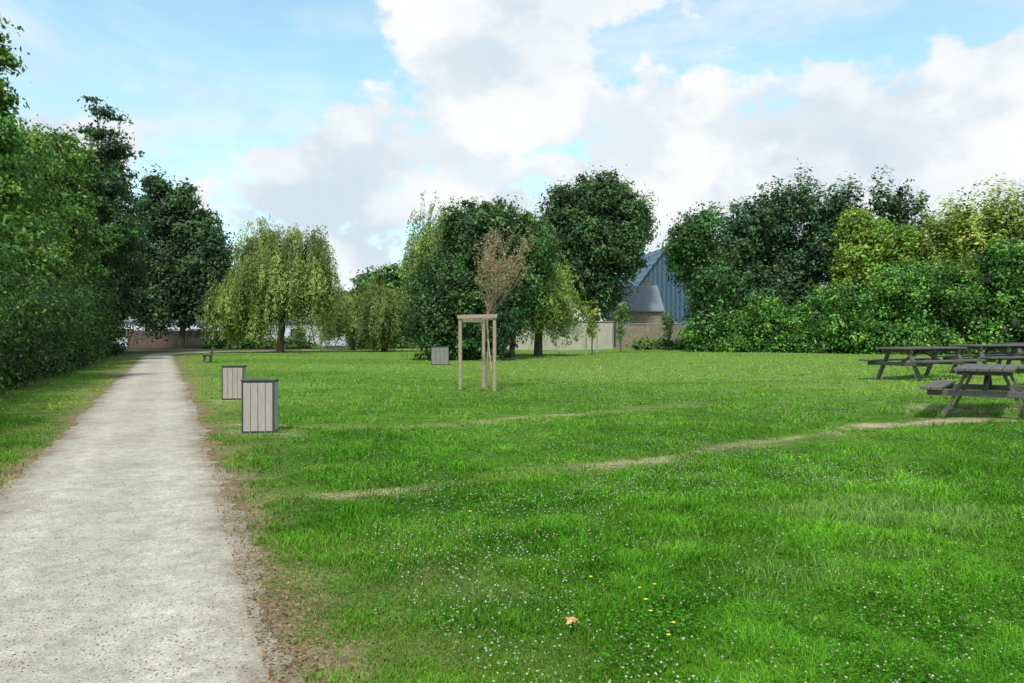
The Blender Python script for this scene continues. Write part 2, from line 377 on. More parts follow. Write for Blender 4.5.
# ---------------------------------------------------------------- trees
def tube(P, R, n=7):
    P = np.asarray(P, float); k = len(P); V = []
    for i_ in range(k):
        d = P[min(i_+1, k-1)]-P[max(i_-1, 0)]; d /= np.linalg.norm(d)+1e-9
        a = np.cross(d, [0.3, 1, .1]); a /= np.linalg.norm(a)+1e-9; b_ = np.cross(d, a)
        t = np.arange(n)*2*np.pi/n
        V.append(P[i_]+R[i_]*(np.cos(t)[:, None]*a+np.sin(t)[:, None]*b_))
    V = np.concatenate(V); F = []
    for i_ in range(k-1):
        for j in range(n): F.append((i_*n+j, i_*n+(j+1) % n, (i_+1)*n+(j+1) % n, (i_+1)*n+j))
    return V, np.array(F)
def limb(p0, p1, r0, r1, k=6, sag=.12, up=.25):
    p0 = np.array(p0, float); p1 = np.array(p1, float); t = np.linspace(0, 1, k)[:, None]; L_ = np.linalg.norm(p1-p0)
    P = p0*(1-t)+p1*t; P[:, 2] += (np.sin(t[:, 0]*np.pi))*up*L_*.3
    P[1:-1] += rng.normal(0, sag*L_*.12, (k-2, 3))
    return tube(P, np.linspace(r0, r1, k))
def assemble(name, base, tubes, leaf, mats=None):
    Vs = []; Fs = []; o = 0; nb = 0
    for v, f in tubes: Vs.append(v); Fs.append(f+o); o += len(v); nb += len(f)
    C = [np.full((o, 3), .1)]
    for lv, lf, lc in leaf: Vs.append(lv); Fs.append(lf+o); C.append(lc); o += len(lv)
    Fs = np.concatenate(Fs); mi = np.ones(len(Fs), int); mi[:nb] = 0
    sm = np.zeros(len(Fs), bool); sm[:nb] = True
    ob = npmesh(name, np.concatenate(Vs), Fs, np.concatenate(C), mats or [M_bark, M_leaf], mi, smooth=sm)
    ob.location = base; return ob
def unit(n):
    v = rng.normal(size=(n, 3)); return v/np.linalg.norm(v, axis=1, keepdims=True)
GAIN = 1.35
def crown(lobes, nleaf, leaf, col, clump=.55, var=.35, hue=.15, rin=.5, per=70, col2=None, zmin=.05, fl=.7, elong=1.7, spiky=.0, rj=.26):
    lb = np.array(lobes, float); wt = (lb[:, 3]*lb[:, 5]+lb[:, 3]*lb[:, 4]); wt /= wt.sum()
    nc_ = max(8, int(nleaf/per)); li = rng.choice(len(lb), nc_, p=wt); d = unit(nc_)
    rad = rin+(1-rin)*rng.random(nc_)**.6; rad *= 1+rj*rng.normal(size=nc_).clip(-1, 1.8)*.7
    cc = lb[li, :3]+d*lb[li, 3:]*rad[:, None]
    cs = clump*rng.uniform(.45, 1.45, nc_)
    cb = np.exp(rng.normal(0, var, nc_)).clip(.35, 2.3)
    k = np.repeat(np.arange(nc_), per); n = len(k)
    off = rng.normal(size=(n, 3))*np.array([1, 1, fl])*cs[k][:, None]*.6
    if spiky:
        s_ = rng.random(n)[:, None]*spiky; off = off*.6+(d[k]*.6+np.array([0, 0, .8]))*s_
    P = cc[k]+off; P[:, 2] = np.maximum(P[:, 2], zmin+rng.random(n)*.3)
    nr = d[k]*.5+off/(cs[k][:, None]+1e-6)*.45+np.array([0, 0, .35])+rng.normal(size=(n, 3))*.55
    base_c = np.array(col, float)*GAIN
    cl = base_c*cb[k][:, None]*rng.uniform(.6, 1.45, (n, 1))
    cl = cl*(1+rng.normal(0, hue, (nc_, 1))[k]*np.array([1, .2, -.3]))
    if col2 is not None:
        s_ = rng.random(nc_)[k] < .35; cl[s_] = np.array(col2)*GAIN*cb[k][s_][:, None]*rng.uniform(.65, 1.4, (s_.sum(), 1))
    sz = leaf*rng.uniform(.6, 1.4, n)
    return quads(P, nr, sz*elong*.8, sz*.75, np.clip(cl, .004, .6)), cc
def tree(name, X_, Y_, lobes, nleaf, leaf, col, trunk_h=2.5, tr=.25, nlimb=14, ground=None, **kw):
    q, cc = crown(lobes, nleaf, leaf, col, **kw)
    top = max(l[2] for l in lobes)
    tb = [limb((0, 0, -.1), (0, 0, trunk_h), tr*1.15, tr*.85, up=0), limb((0, 0, trunk_h), (0, 0, top*.98), tr*.85, tr*.15, 8, up=0)]
    sel = rng.choice(len(cc), min(nlimb, len(cc)), replace=False)
    for s_ in sel:
        t = cc[s_]; z0 = min(max(trunk_h*.8, t[2]*.55), top*.9)
        tb.append(limb((0, 0, z0), t, tr*.38, tr*.05))
    return assemble(name, (X_, Y_, gzf(X_, Y_) if ground is None else ground), tb, [q])
def blobl(H, r, n=6, z0=.15, sq=1.0, jit=.5, rr=.55):
    out = []
    for i_ in range(n):
        t = (i_+.5)/n; z = H*(z0+(1-z0)*t); pr = math.sin(math.pi*min(.95, .2+.72*t))**.6
        a = random.uniform(0, 6.28); R_ = r*pr*jit*random.uniform(.5, 1.1)
        s_ = r*rr*random.uniform(.65, 1.25)*(.5+.5*pr)
        zz = min(z, H-s_*sq*.8)
        out.append((R_*math.cos(a), R_*math.sin(a), zz, s_, s_, s_*sq))
    return out
def willow(name, X_, Y_, lobes, nstr, per, leafL, leafW, col, bottom=1.0, tr=.3, lmax=6):
    lb = np.array(lobes, float); wt = lb[:, 3]*lb[:, 4]; wt /= wt.sum()
    ng = max(20, nstr//9); gi = rng.integers(0, ng, nstr)
    li = rng.choice(len(lb), ng, p=wt)[gi]; dg = unit(ng); dg[:, 2] = np.abs(dg[:, 2])*.9+.02
    d = dg[gi]+rng.normal(0, .15, (nstr, 3))
    P0 = lb[li, :3]+d*lb[li, 3:]*(rng.uniform(.45, 1.15, ng)[gi]*rng.uniform(.9, 1.05, nstr))[:, None]
    Lg = rng.uniform(.4, 1.0, ng)[gi]
    Ls = np.minimum(np.maximum(P0[:, 2]-bottom*rng.uniform(.4, 1.8, nstr), .5)*Lg*rng.uniform(.75, 1.02, nstr), lmax*rng.uniform(.4, 1.2, nstr))
    k = np.repeat(np.arange(nstr), per); n = len(k); t = rng.random(n)
    o2 = d[k]*np.array([1, 1, 0])
    P = P0[k]+o2*(np.sqrt(t)*.8)[:, None]+np.stack([0*t, 0*t, -Ls[k]*t+.25*np.sin(t*3)], 1)+rng.normal(0, .11, (n, 3))+(rng.normal(0, .4, (nstr, 3))[k])*t[:, None]
    cb = np.exp(rng.normal(0, .38, ng)).clip(.45, 1.9)[gi]
    cl = np.array(col)*1.15*cb[k][:, None]*rng.uniform(.65, 1.35, (n, 1))
    ad = np.array([0, 0, -1.])+rng.normal(0, .6, (n, 3))
    nr = o2*.8+np.array([0, 0, .3])+rng.normal(0, .5, (n, 3))
    q = quads(P, nr, leafL*rng.uniform(.6, 1.4, n), leafW*rng.uniform(.6, 1.4, n), np.clip(cl, .004, .6), ad)
    top = max(l[2]+l[5]*.5 for l in lobes)
    tb = [limb((0, 0, -.1), (.2, 0, top*.35), tr*1.2, tr*.9, up=0)]
    for j in rng.choice(nstr, 26, replace=False): tb.append(limb((.2*rng.random(), 0, top*.33*rng.uniform(.8, 1)), P0[j], tr*.5, tr*.06, up=.5))
    return assemble(name, (X_, Y_, gzf(X_, Y_)), tb, [q])

DK = (.030, .062, .020); MD = (.055, .105, .026); LT = (.10, .16, .035); YG = (.22, .27, .05)
# -- left hedge-row beside the path
def hx(Yv, off): return float(-1.69-SL*Yv-off)
lob = []
Yv = 9.0
while Yv < 74:
    for zz, rr_ in ((.9, 1.3), (2.6, 1.6)):
        lob.append((hx(Yv, 3.4+random.uniform(-.4, .8)), Yv+random.uniform(-.6, .6), zz, rr_*random.uniform(.75, 1.15), rr_*1.2, rr_))
    Yv += 1.7
q1, _ = crown([l for l in lob if l[1] < 44], 110000, .085, (.038, .078, .018), clump=.5, var=.6, per=60)
q1b, _ = crown([l for l in lob if l[1] > 36], 30000, .19, (.036, .074, .018), clump=.6, var=.55, per=60)
tb = [limb((l[0]-.6, l[1], 0), (l[0]-.4, l[1], 2.8), .07, .03) for l in lob[::2]]
assemble("hedge", (0, 0, 0), tb, [q1, q1b])
for Yt, off, H, r, col, nl, lf in ((14, 6.5, 8.5, 3.4, MD, 22000, .10), (20, 6.6, 8.6, 3.3, (.044, .088, .020), 38000, .10), (26, 6.6, 9.6, 3.3, (.044, .09, .020), 44000, .11), (32.5, 6.4, 10.6, 3.5, (.065, .122, .025), 44000, .13),
                                 (39, 6.0, 11.6, 3.9, (.09, .155, .03), 42000, .145), (46, 5.6, 13.2, 4.2, (.072, .13, .027), 38000, .17), (54, 5.2, 14.8, 4.3, (.055, .108, .026), 34000, .2), (62, 4.6, 16.0, 4.4, (.036, .074, .024), 32000, .22), (71, 4.6, 17.0, 4.4, DK, 30000, .24)):
    tree("hedgerow_tree", hx(Yt, off), Yt, blobl(H, r, 12, .18), nl, lf, col, trunk_h=2.2, tr=.16, clump=.6, var=.5, per=55, hue=.2)
tree("poplar_tree", PX(-14, 25), 25, [(0, 0, 5, 1.2, 1.2, 2), (0, 0, 7.5, 1, 1, 2), (.1, 0, 9.6, .75, .75, 1.6), (.3, .2, 8.2, .5, .5, 1.3), (.15, 0, 11, .35, .35, 1.2)], 11000, .13, (.09, .17, .03), trunk_h=4, tr=.12, clump=.32, per=35)
tree("cedar_tree", PX(97, 57), 57, [(0, 0, 9, 3, 3, 2.5), (.2, 0, 12, 2.5, 2.3, 1.2), (-.9, 0, 14.2, 1.6, 1.3, .6), (1.1, 0, 14.9, 1.5, 1.2, .5), (.1, 0, 16.2, 1.6, 1.5, .5), (.7, 0, 17.5, 1.0, .8, .45), (-.3, 0, 18.4, .4, .35, .5)], 8500, .22, (.034, .07, .036), trunk_h=4, tr=.22, clump=.6, per=34, rin=.3, fl=.35)
tree("oak_tree", PX(182, 90), 90, [(-2.4, 0, 5.2, 3, 3, 3), (2.2, 0, 5.6, 3, 3, 2.6), (-2.4, 0, 10, 3.2, 3, 3.2), (2.1, 0, 9.6, 3.2, 3, 2.8), (-2.4, 0, 14.8, 2.4, 3, 2.4), (1.4, 0, 13.2, 2.4, 2.6, 2.4), (-2.6, 0, 18, 1.4, 1.8, 1.5), (.2, 0, 16.8, 1.5, 1.6, 1.7), (4.2, 0, 7.6, 1.7, 2, 2.6), (3.8, 0, 12.0, 1.3, 1.5, 1.4), (2.6, 0, 15.2, .9, 1, .9), (-4.4, 0, 15.8, 1.2, 1.3, 1.2)], 48000, .3, (.036, .072, .024), trunk_h=3.2, tr=.35, clump=.9, per=50, var=.5, rj=.4)
# -- willows
Yw = 72
willow("weeping_willow", PX(280, Yw), Yw, [(0, 0, 6.4, 3.6, 3.4, 4.3), (-3.2, 0, 4.4, 2.3, 2.6, 3.3), (2.9, 0, 5.4, 2.0, 2.6, 4.3), (1.6, 0, 9.4, 2.2, 2, 2.6), (-1.9, .3, 9.2, 1.9, 2, 3.1), (3.2, 0, 8.0, 1.1, 1.6, 2.4), (-4.6, 0, 3.2, 1.0, 1.6, 2.4)], 1500, 56, .30, .09, (.20, .25, .065), bottom=.5, lmax=6.0)
willow("weeping_willow", PX(352, 84), 84, [(0, 0, 4, 2.2, 2.2, 2.6), (-1.5, 0, 3.5, 1.5, 1.6, 1.8)], 300, 50, .32, .1, (.15, .21, .05), bottom=.3)
willow("weeping_willow", PX(384, 76), 76, [(0, 0, 4.0, 2.4, 2.4, 3.0), (1, 0, 3.5, 1.8, 1.8, 2.4), (-1.2, 0, 2.6, 1.8, 1.8, 2.2)], 750, 60, .3, .09, (.16, .215, .055), bottom=.1)
willow("weeping_willow", PX(446, 66), 66, [(0, 0, 9, 2.7, 2.9, 4.2), (1.9, 0, 10.0, 2.2, 2, 2.8), (-1.3, 0, 8, 1.7, 1.6, 2.8)], 800, 60, .28, .085, (.19, .25, .07), bottom=3)
willow("weeping_willow", PX(538, 61), 61, [(0, 0, 4.4, 2.5, 2.4, 3.9), (-1.6, 0, 6, 2, 2, 3.2), (1.1, 0, 4.2, 1.5, 2, 3.0)], 900, 60, .26, .085, (.17, .24, .05), bottom=.7)
# -- central dark tree
tree("holm_oak_tree", PX(466, 51), 51, [(0, 0, 2.2, 3.1, 3, 2.2), (-.4, 0, 4.6, 2.7, 2.8, 2.4), (-1.9, 0, 3.0, 1.6, 2, 2.6), (1.9, 0, 3, 1.5, 2, 2.4), (.8, 0, 7.0, 1.9, 2.2, 2), (1.6, .5, 8.9, 1.4, 1.9, 1.3), (-.3, 0, 8.6, 1.1, 1.2, 1.3), (3.0, .6, 7.6, 1.5, 1.5, 1.6)], 78000, .17, (.034, .076, .021), trunk_h=1.2, tr=.25, clump=.5, per=50, var=.55, rj=.35)
tree("ash_tree", PX(512, 58), 58, [(-.5, 0, 8.2, 2.6, 2, 2.2), (-1.7, 0, 9.8, 1.5, 1.6, 1.4), (1.5, 0, 8.0, 1.6, 1.6, 2.0), (.5, 0, 5.5, 2, 2, 2)], 24000, .2, (.06, .12, .03), trunk_h=3, tr=.2, clump=.5, per=45, var=.5, rj=.4)
# -- big dark tree behind wall
tree("lime_tree", PX(595, 88), 88, [(-2.6, 0, 14.8, 2.9, 3, 3.0), (.8, 0, 16.9, 2.9, 3, 2.3), (3.6, 0, 13.8, 2.5, 3, 2.9), (-3.6, 0, 11.0, 2.2, 3, 2.4), (0, -1, 12, 3.8, 3, 3.4), (2.8, 0, 10.0, 2.2, 3, 2.4), (-2, 0, 8, 2.8, 3, 2.8), (.5, 0, 6.5, 2.5, 3, 2.6), (-4.7, 0, 13.6, 1.0, 1.5, 1.2), (4.7, 0, 15.2, 1.0, 1.2, 1.1)], 64000, .27, (.036, .078, .022), trunk_h=4, tr=.4, clump=.85, per=50, var=.55, rj=.3)
# -- staked young tree: sparse, drying, fan-shaped crown
bx0, by0 = PX(487, 23.2), 23.2
tb = [limb((0, 0, -.1), (.02, 0, 2.3), .038, .028, 6, up=0, sag=.15)]; tips = []
for _ in range(24):
    a = rng.uniform(0, 6.28); rr_ = rng.uniform(.1, 1.0)**.6*1.08; zt = rng.uniform(4.0, 5.35)-.75*rr_
    e = np.array([.38+rr_*math.cos(a), rr_*math.sin(a), zt]); s0 = np.array([.02, 0, rng.uniform(2.0, 2.7)])
    tb.append(limb(s0, e, .013, .004, 6, up=-.15)); tips.append((s0*.55+e*.45, e))
    for __ in range(6):
        t = rng.uniform(.35, .95); p0_ = s0*(1-t)+e*t; e2 = p0_+np.array([rng.normal(0, .17), rng.normal(0, .17), rng.uniform(.08, .42)])
        tb.append(limb(p0_, e2, .0045, .002, 4, up=-.1)); tips.append((p0_, e2))
LP = []
for s0, e in tips:
    k = int(rng.integers(6, 34)); t = rng.uniform(.1, 1.05, k)[:, None]; LP.append(s0*(1-t)+e*t+rng.normal(0, .065, (k, 3)))
LP = np.concatenate(LP); n = len(LP)
lc = np.array([[.46, .29, .21], [.38, .26, .18], [.52, .38, .28], [.26, .27, .13]])[rng.integers(0, 4, n)]*rng.uniform(.7, 1.25, (n, 1))
q = quads(LP, rng.normal(size=(n, 3)), rng.uniform(.035, .09, n), rng.uniform(.018, .045, n), lc)
M_bark2 = noisemat("young_bark", (.22, .15, .10), (.34, .24, .17), 12, .85, .3)
assemble("young_tree", (bx0, by0, gzf(bx0, by0)), tb, [q], [M_bark2, M_leaf])
B = Builder()
P1, P2, P3 = (-.78, -.1), (.23, -.42), (-.12, .55)
for (a, b_), h_ in ((P1, 2.16), (P2, 2.18), (P3, 2.12)): B.cyl((a, b_, -.2), (a, b_, h_), .058, .052, 12)
B.beam((P1[0]-.08, P1[1]-.04, 2.14), (P2[0]+.08, P2[1]-.10, 2.16), .045, .11)
B.beam((P2[0], P2[1]+.06, 2.10), (P3[0]+.04, P3[1]-.06, 2.10), .04, .1)
B.beam((P1[0]+.04, P1[1]+.06, 2.04), (P3[0]-.04, P3[1]-.05, 2.04), .04, .1)
B.beam((P2[0]-.09, P2[1], .6), (.02, 0, 1.55), .03, .03)
B.make("tree_stakes", [M_stake], (bx0, by0, gzf(bx0, by0)), 0, .006)
for a, Yt, H, c in ((592, 62, 4.6, (.16, .2, .05)), (621, 66, 4.4, (.10, .17, .04)), (300, 66, 2.4, (.1, .16, .04)), (668, 70, 3.5, LT)):
    tree("sapling", PX(a, Yt), Yt, [(0, 0, H*.75, .45, .45, H*.25), (0, 0, H*.45, .35, .35, H*.2)], 1100, .13, c, trunk_h=H*.4, tr=.05, nlimb=8, clump=.25, per=20)
for a, Yt in ((586, 61.6), (597, 61.6)):
    B = Builder(); B.cyl((0, 0, -.1), (0, 0, 1.9), .05, .045); B.make("wooden_stake", [M_stake], (PX(a, Yt), Yt, gzf(PX(a, Yt), Yt)))

# -- right hedge: climber-covered mass with trees behind
lob = []
for X0, Y0, H in ((15.5, 62, 2.6), (17.5, 60.5, 3.2), (19.5, 59, 3.9), (21.5, 57.5, 4.2), (23.5, 56, 4.5), (25.5, 54.5, 4.8), (27.5, 53, 5.6), (29.5, 51.6, 6.4), (31.5, 50.2, 6.8), (33.5, 49, 6.3), (35.5, 47.5, 6), (38, 46, 6.2), (40.5, 44, 6.4), (43, 41, 6.2), (45, 37, 6), (47, 33, 6)):
    for f in (.22, .55, .82):
        r = 1.3+.35*random.random()
        lob.append((X0+random.uniform(-.9, .9), Y0+random.uniform(-.9, .4)+f*1.2, .3+H*f*random.uniform(.88, 1.08), r, 1.3, H*.24))
q1, _ = crown(lob, 95000, .18, (.062, .15, .028), clump=.55, var=.6, per=36, elong=1.3, col2=(.11, .22, .035), rj=.35)
q2, _ = crown([(l[0], l[1]+1.5, l[2]*.95, 1.2, .8, l[5]) for l in lob], 12000, .5, (.02, .05, .015), clump=.6, per=30)  # larger leaves behind, coloured darker to stand in for the hedge's shaded interior
tb = [limb((l[0], l[1]+.8, .2), (l[0]+.2, l[1]+1, l[2]+1), .07, .03) for l in lob[::3]]
assemble("climber_hedge", (0, 0, 0), tb, [q1, q2])
def rt(name, a, Yt, top, r, col, nl=26000, lf=.22, z0=.1, **kw):
    H = PZ(top, Yt)-.3
    kw.setdefault('clump', .65); kw.setdefault('var', .5); kw.setdefault('rj', .35)
    return tree(name, PX(a, Yt), Yt, blobl(H, r, 12, z0, jit=.6), nl, lf, col, trunk_h=H*.2, tr=.2, per=42, **kw)
DP = (.038, .080, .030)
rt("holly_tree", 699, 63, 214, 2.9, (.044, .098, .026), 30000, .2)
rt("holly_tree", 726, 66, 236, 2.6, (.038, .084, .026), 20000)
rt("pine_tree", 757, 67, 210, 3.2, DP, 26000, spiky=.9)
rt("pine_tree", 780, 69, 200, 2.6, DP, 18000, spiky=1.4)
rt("pine_tree", 804, 68, 192, 3.0, DP, 24000, spiky=1.5)
rt("pine_tree", 836, 67, 198, 2.6, (.038, .084, .03), 20000, spiky=1.4)
rt("maple_tree", 866, 61, 212, 2.6, (.14, .215, .03), 22000, .2)
rt("pine_tree", 884, 67, 194, 2.5, DP, 15000, spiky=1.5)
rt("pine_tree", 908, 67, 208, 2.4, DP, 13000, spiky=1.5)
rt("maple_tree", 916, 60, 228, 2.4, (.13, .205, .03), 18000, .2)
rt("bamboo_clump", 950, 58, 224, 2.4, (.17, .23, .04), 18000, .2, spiky=1.5)
rt("bamboo_clump", 984, 56, 212, 2.6, YG, 22000, .2, spiky=1.9)
rt("bamboo_clump", 1020, 54, 218, 2.6, (.20, .24, .045), 22000, .2, spiky=1.9)
rt("maple_tree", 1075, 50, 200, 3, (.08, .14, .03), 16000, .2)
rt("pine_tree", 1150, 48, 190, 3, DK, 14000, .22)
lob = [(x_, 73.5-.25*abs(x_-8)+random.uniform(-.8, 0), .4, .9, .6, random.uniform(.4, .9)) for x_ in np.arange(12, 20, .9)]
q1, _ = crown(lob, 7000, .2, (.09, .15, .04), clump=.4, per=30)
assemble("wall_shrubs", (0, 0, .25), [limb((l[0], l[1], 0), (l[0], l[1], .6), .03, .01) for l in lob], [q1])
lob = [(x_, 92+random.uniform(-1, 1), .5, 1.2, .8, random.uniform(.5, 1.3)) for x_ in list(np.arange(-35, -22, 1.3))+list(np.arange(-18, -2, 1.4))]
q1, _ = crown(lob, 9000, .28, (.08, .14, .035), clump=.45, per=30)
assemble("border_shrubs", (0, 0, 0), [limb((l[0], l[1], 0), (l[0], l[1], .6), .03, .01) for l in lob], [q1])
# -- distant trees
lob = []
for x_ in np.arange(-110, 130, 4.5):
    H = 9+3.5*random.random(); Yd = 150+random.uniform(-8, 8)
    lob += [(x_, Yd, H*.45, 3.6, 3, H*.45), (x_+1.5, Yd, H*.75, 2.6, 3, H*.28)]
q1, _ = crown(lob, 60000, .7, (.055, .10, .035), clump=1.3, per=40)
assemble("distant_trees", (0, 0, 0), [limb((l[0], l[1], 0), (l[0], l[1], l[2]), .2, .1) for l in lob[::2]], [q1])
rt("ash_tree", 398, 108, 262, 4.5, (.08, .15, .03), 16000, .35, .1)
rt("ash_tree", 372, 118, 274, 4, (.06, .12, .03), 12000, .35, .1)

# ---------------------------------------------------------------- buildings / walls
M_render = noisemat("cream_render", (.38, .345, .28), (.52, .475, .39), 1.3, .9, .2)
M_stone = noisemat("rubble_stone", (.16, .12, .09), (.34, .27, .20), 3.5, .9, .6, (1, 1, 1.8), dist=.04)
M_cop = noisemat("coping", (.26, .25, .23), (.38, .36, .33), 4, .9, .3)
M_slate = noisemat("slate_roof", (.12, .135, .17), (.21, .22, .26), 3, .6, .3, (1, 1, 4))
M_white = noisemat("white_cladding", (.50, .53, .56), (.66, .68, .70), .6, .5, .05)
M_glass = noisemat("window_glass", (.03, .04, .05), (.06, .07, .09), 2, .15, 0)
M_fence = noisemat("fence_wood", (.09, .05, .035), (.17, .10, .07), 3, .85, .4, (6, 6, .6))
def ribmat(name, c1, c2, sc):
    m, nt, out = newmat(name); N = nt.nodes; L = nt.links
    tc = N.new('ShaderNodeTexCoord'); w_ = N.new('ShaderNodeTexWave'); w_.inputs['Scale'].default_value = sc; w_.inputs['Distortion'].default_value = 0
    w_.bands_direction = 'Y'
    L.new(tc.outputs['Object'], w_.inputs['Vector'])
    r = N.new('ShaderNodeValToRGB'); r.color_ramp.elements[0].color = (*c1, 1); r.color_ramp.elements[1].color = (*c2, 1)
    L.new(w_.outputs[0], r.inputs[0]); p = N.new('ShaderNodeBsdfPrincipled'); p.inputs['Roughness'].default_value = .5
    L.new(r.outputs[0], p.inputs['Base Color']); L.new(p.outputs[0], out.inputs[0]); return m
M_blue = ribmat("blue_metal_cladding", (.028, .055, .09), (.07, .125, .19), .5)
def wall(name, p0, p1, h, t, mat, z=0):
    B = Builder(); L_ = math.hypot(p1[0]-p0[0], p1[1]-p0[1]); an = math.atan2(p1[1]-p0[1], p1[0]-p0[0])
    B.box((L_/2, 0, h/2-.1), (L_, t, h+.2)); B.box((L_/2, 0, h+.14), (L_+.04, t+.12, .08), mi=1)
    nseg = int(L_/3.2)
    for i_ in range(nseg+1): B.box((.15+i_*(L_-.3)/nseg, -t/2-.03, h/2-.05), (.3, .06, h+.06), mi=0)
    B.make(name, [mat, M_cop], (p0[0], p0[1], z), an, .01)
wall("rendered_wall", (PX(505, 88), 88), (PX(613, 79), 79), 2.7, .25, M_render, .1)
wall("stone_wall", (PX(613, 79)+.35, 78.8), (PX(760, 72), 72), 2.3, .35, M_stone, .25)
def gable(name, c, w, d, he, hr, rz, mw, mr_, windows=(), door=None):
    e = bpy.data.objects.new(name, None); link(e); e.location = c; e.rotation_euler = (0, 0, rz)
    B = Builder(); hw, hd = w/2, d/2
    B.poly([(-hw, -hd, -.3), (hw, -hd, -.3), (hw, -hd, he), (-hw, -hd, he)]); B.poly([(hw, hd, -.3), (-hw, hd, -.3), (-hw, hd, he), (hw, hd, he)])
    B.poly([(hw, -hd, -.3), (hw, hd, -.3), (hw, hd, he), (hw, 0, hr), (hw, -hd, he)]); B.poly([(-hw, hd, -.3), (-hw, -hd, -.3), (-hw, -hd, he), (-hw, 0, hr), (-hw, hd, he)])
    B.make("walls", [mw], parent=e)
    B = Builder(); s_ = (hr-he)/hd; ov = .3; o = .06
    for sg in (-1, 1):
        a = [(-hw-ov, sg*(hd+ov), he-s_*ov+o), (hw+ov, sg*(hd+ov), he-s_*ov+o), (hw+ov, 0, hr+o), (-hw-ov, 0, hr+o)]
        t_ = [(p_[0], p_[1], p_[2]+.14) for p_ in a]
        if sg > 0: a = a[::-1]; t_ = t_[::-1]
        B.poly(t_); B.poly(a[::-1])
        for i_ in range(4): j = (i_+1) % 4; B.poly([a[i_], a[j], t_[j], t_[i_]])
    B.make("roof", [mr_], parent=e)
    for k_, (wx_, wz_, ww, wh) in enumerate(windows):
        B = Builder(); B.box((wx_, -hd-.02, wz_), (ww, .05, wh)); B.box((wx_, -hd-.04, wz_-wh/2-.05), (ww+.2, .12, .08), mi=1)
        for sx in (-1, 1): B.box((wx_+sx*(ww/2+.04), -hd-.03, wz_), (.08, .08, wh), mi=1)
        B.box((wx_, -hd-.03, wz_+wh/2+.04), (ww+.16, .08, .08), mi=1); B.box((wx_, -hd-.05, wz_), (.05, .04, wh), mi=1)
        B.make("window_%d" % (k_+1), [M_glass, M_white], parent=e)
    if door:
        B = Builder(); B.box((door[0], -hd-.03, door[2]/2), (door[1], .06, door[2])); B.make("door", [M_metal], parent=e)
    return e
gable("metal_barn", (PX(653, 112)+.3, 116, .3), 16, 9.5, 7.0, 13.2, math.radians(-84), M_blue, M_blue, [(-4, 3, 2, 1.5), (4, 3, 2, 1.5)])
hs = gable("slate_house", (PX(636, 92), 94, .3), 5.2, 6, 4.2, 7.0, math.radians(4), M_stone, M_slate, [(-1.6, 2.9, .6, .8)], (0, .9, 2.1))
B = Builder(); B.box((1.8, .3, 7.0), (.7, .5, 1.5)); B.box((1.8, .3, 7.8), (.85, .65, .12)); B.make("chimney", [M_stone], parent=hs)
gable("white_warehouse", (-40, 124, 0), 42, 14, 3.4, 4.2, math.radians(2), M_white, M_slate, [(x_, 2.0, 2.2, 1.0) for x_ in (-17, -12, -7, -2, 3, 8, 13, 18)], (0, 2.5, 2.6))
B = Builder(); xf0, xf1 = PX(128, 97), PX(262, 97); xx = xf0
while xx < xf1:
    B.box((xx, 0, 1.1+random.uniform(-.02, .02)), (.13, .025, 2.1)); xx += .145
for z_ in (.4, 1.8): B.box(((xf0+xf1)/2, .045, z_), (xf1-xf0, .06, .09))
xx = xf0
while xx < xf1: B.box((xx, .13, 1.1), (.1, .1, 2.3)); xx += 2.4
B.make("wooden_fence", [M_fence], (0, 97, 0))

# ---------------------------------------------------------------- street furniture
def litter_bin(X_, Y_, rz, w=.52, h=.85, d=.36, slat=None):
    B = Builder()
    for sx in (-1, 1):
        for sy in (-1, 1): B.box((sx*(w/2-.012), sy*(d/2-.012), h/2), (.024, .024, h), mi=1)
    for sy in (-1, 1):
        for i_ in range(4):
            ww = (w-.052)/4; B.box((-w/2+.026+ww*(i_+.5), sy*(d/2-.010), h/2+.004), (ww-.007, .024, h-.065), mi=0)
        B.box((0, sy*(d/2-.022), .02), (w-.05, .03, .03), mi=1); B.box((0, sy*(d/2-.022), h-.014), (w-.05, .03, .028), mi=1)
    for sx in (-1, 1):
        for i_ in range(3):
            ww = (d-.052)/3; B.box((sx*(w/2-.010), -d/2+.026+ww*(i_+.5), h/2+.004), (.024, ww-.007, h-.065), mi=0)
        B.box((sx*(w/2-.022), 0, h-.014), (.03, d-.05, .028), mi=1); B.box((sx*(w/2-.022), 0, .02), (.03, d-.05, .03), mi=1)
    t = .09
    for sy in (-1, 1): B.box((0, sy*(d/2-t/2+.01), h+.014), (w+.02, t, .024), mi=1)
    for sx in (-1, 1): B.box((sx*(w/2-t/2+.01), 0, h+.0135), (t, d-2*t+.02-.004, .024), mi=1)
    B.box((0, 0, h*.45), (w-.08, d-.08, h*.85), mi=2)
    return B.make("litter_bin", [slat or M_slat, M_metal, M_glass], (X_, Y_, gzf(X_, Y_)), rz, .003)
litter_bin(PX(260, 13), 13.0, math.radians(6)); litter_bin(PX(234, 19.6), 19.6, math.radians(8), .52, .82, .36, M_slat); litter_bin(PX(440, 42.5), 42.5, math.radians(5), .95, .95, .7, M_slat2)

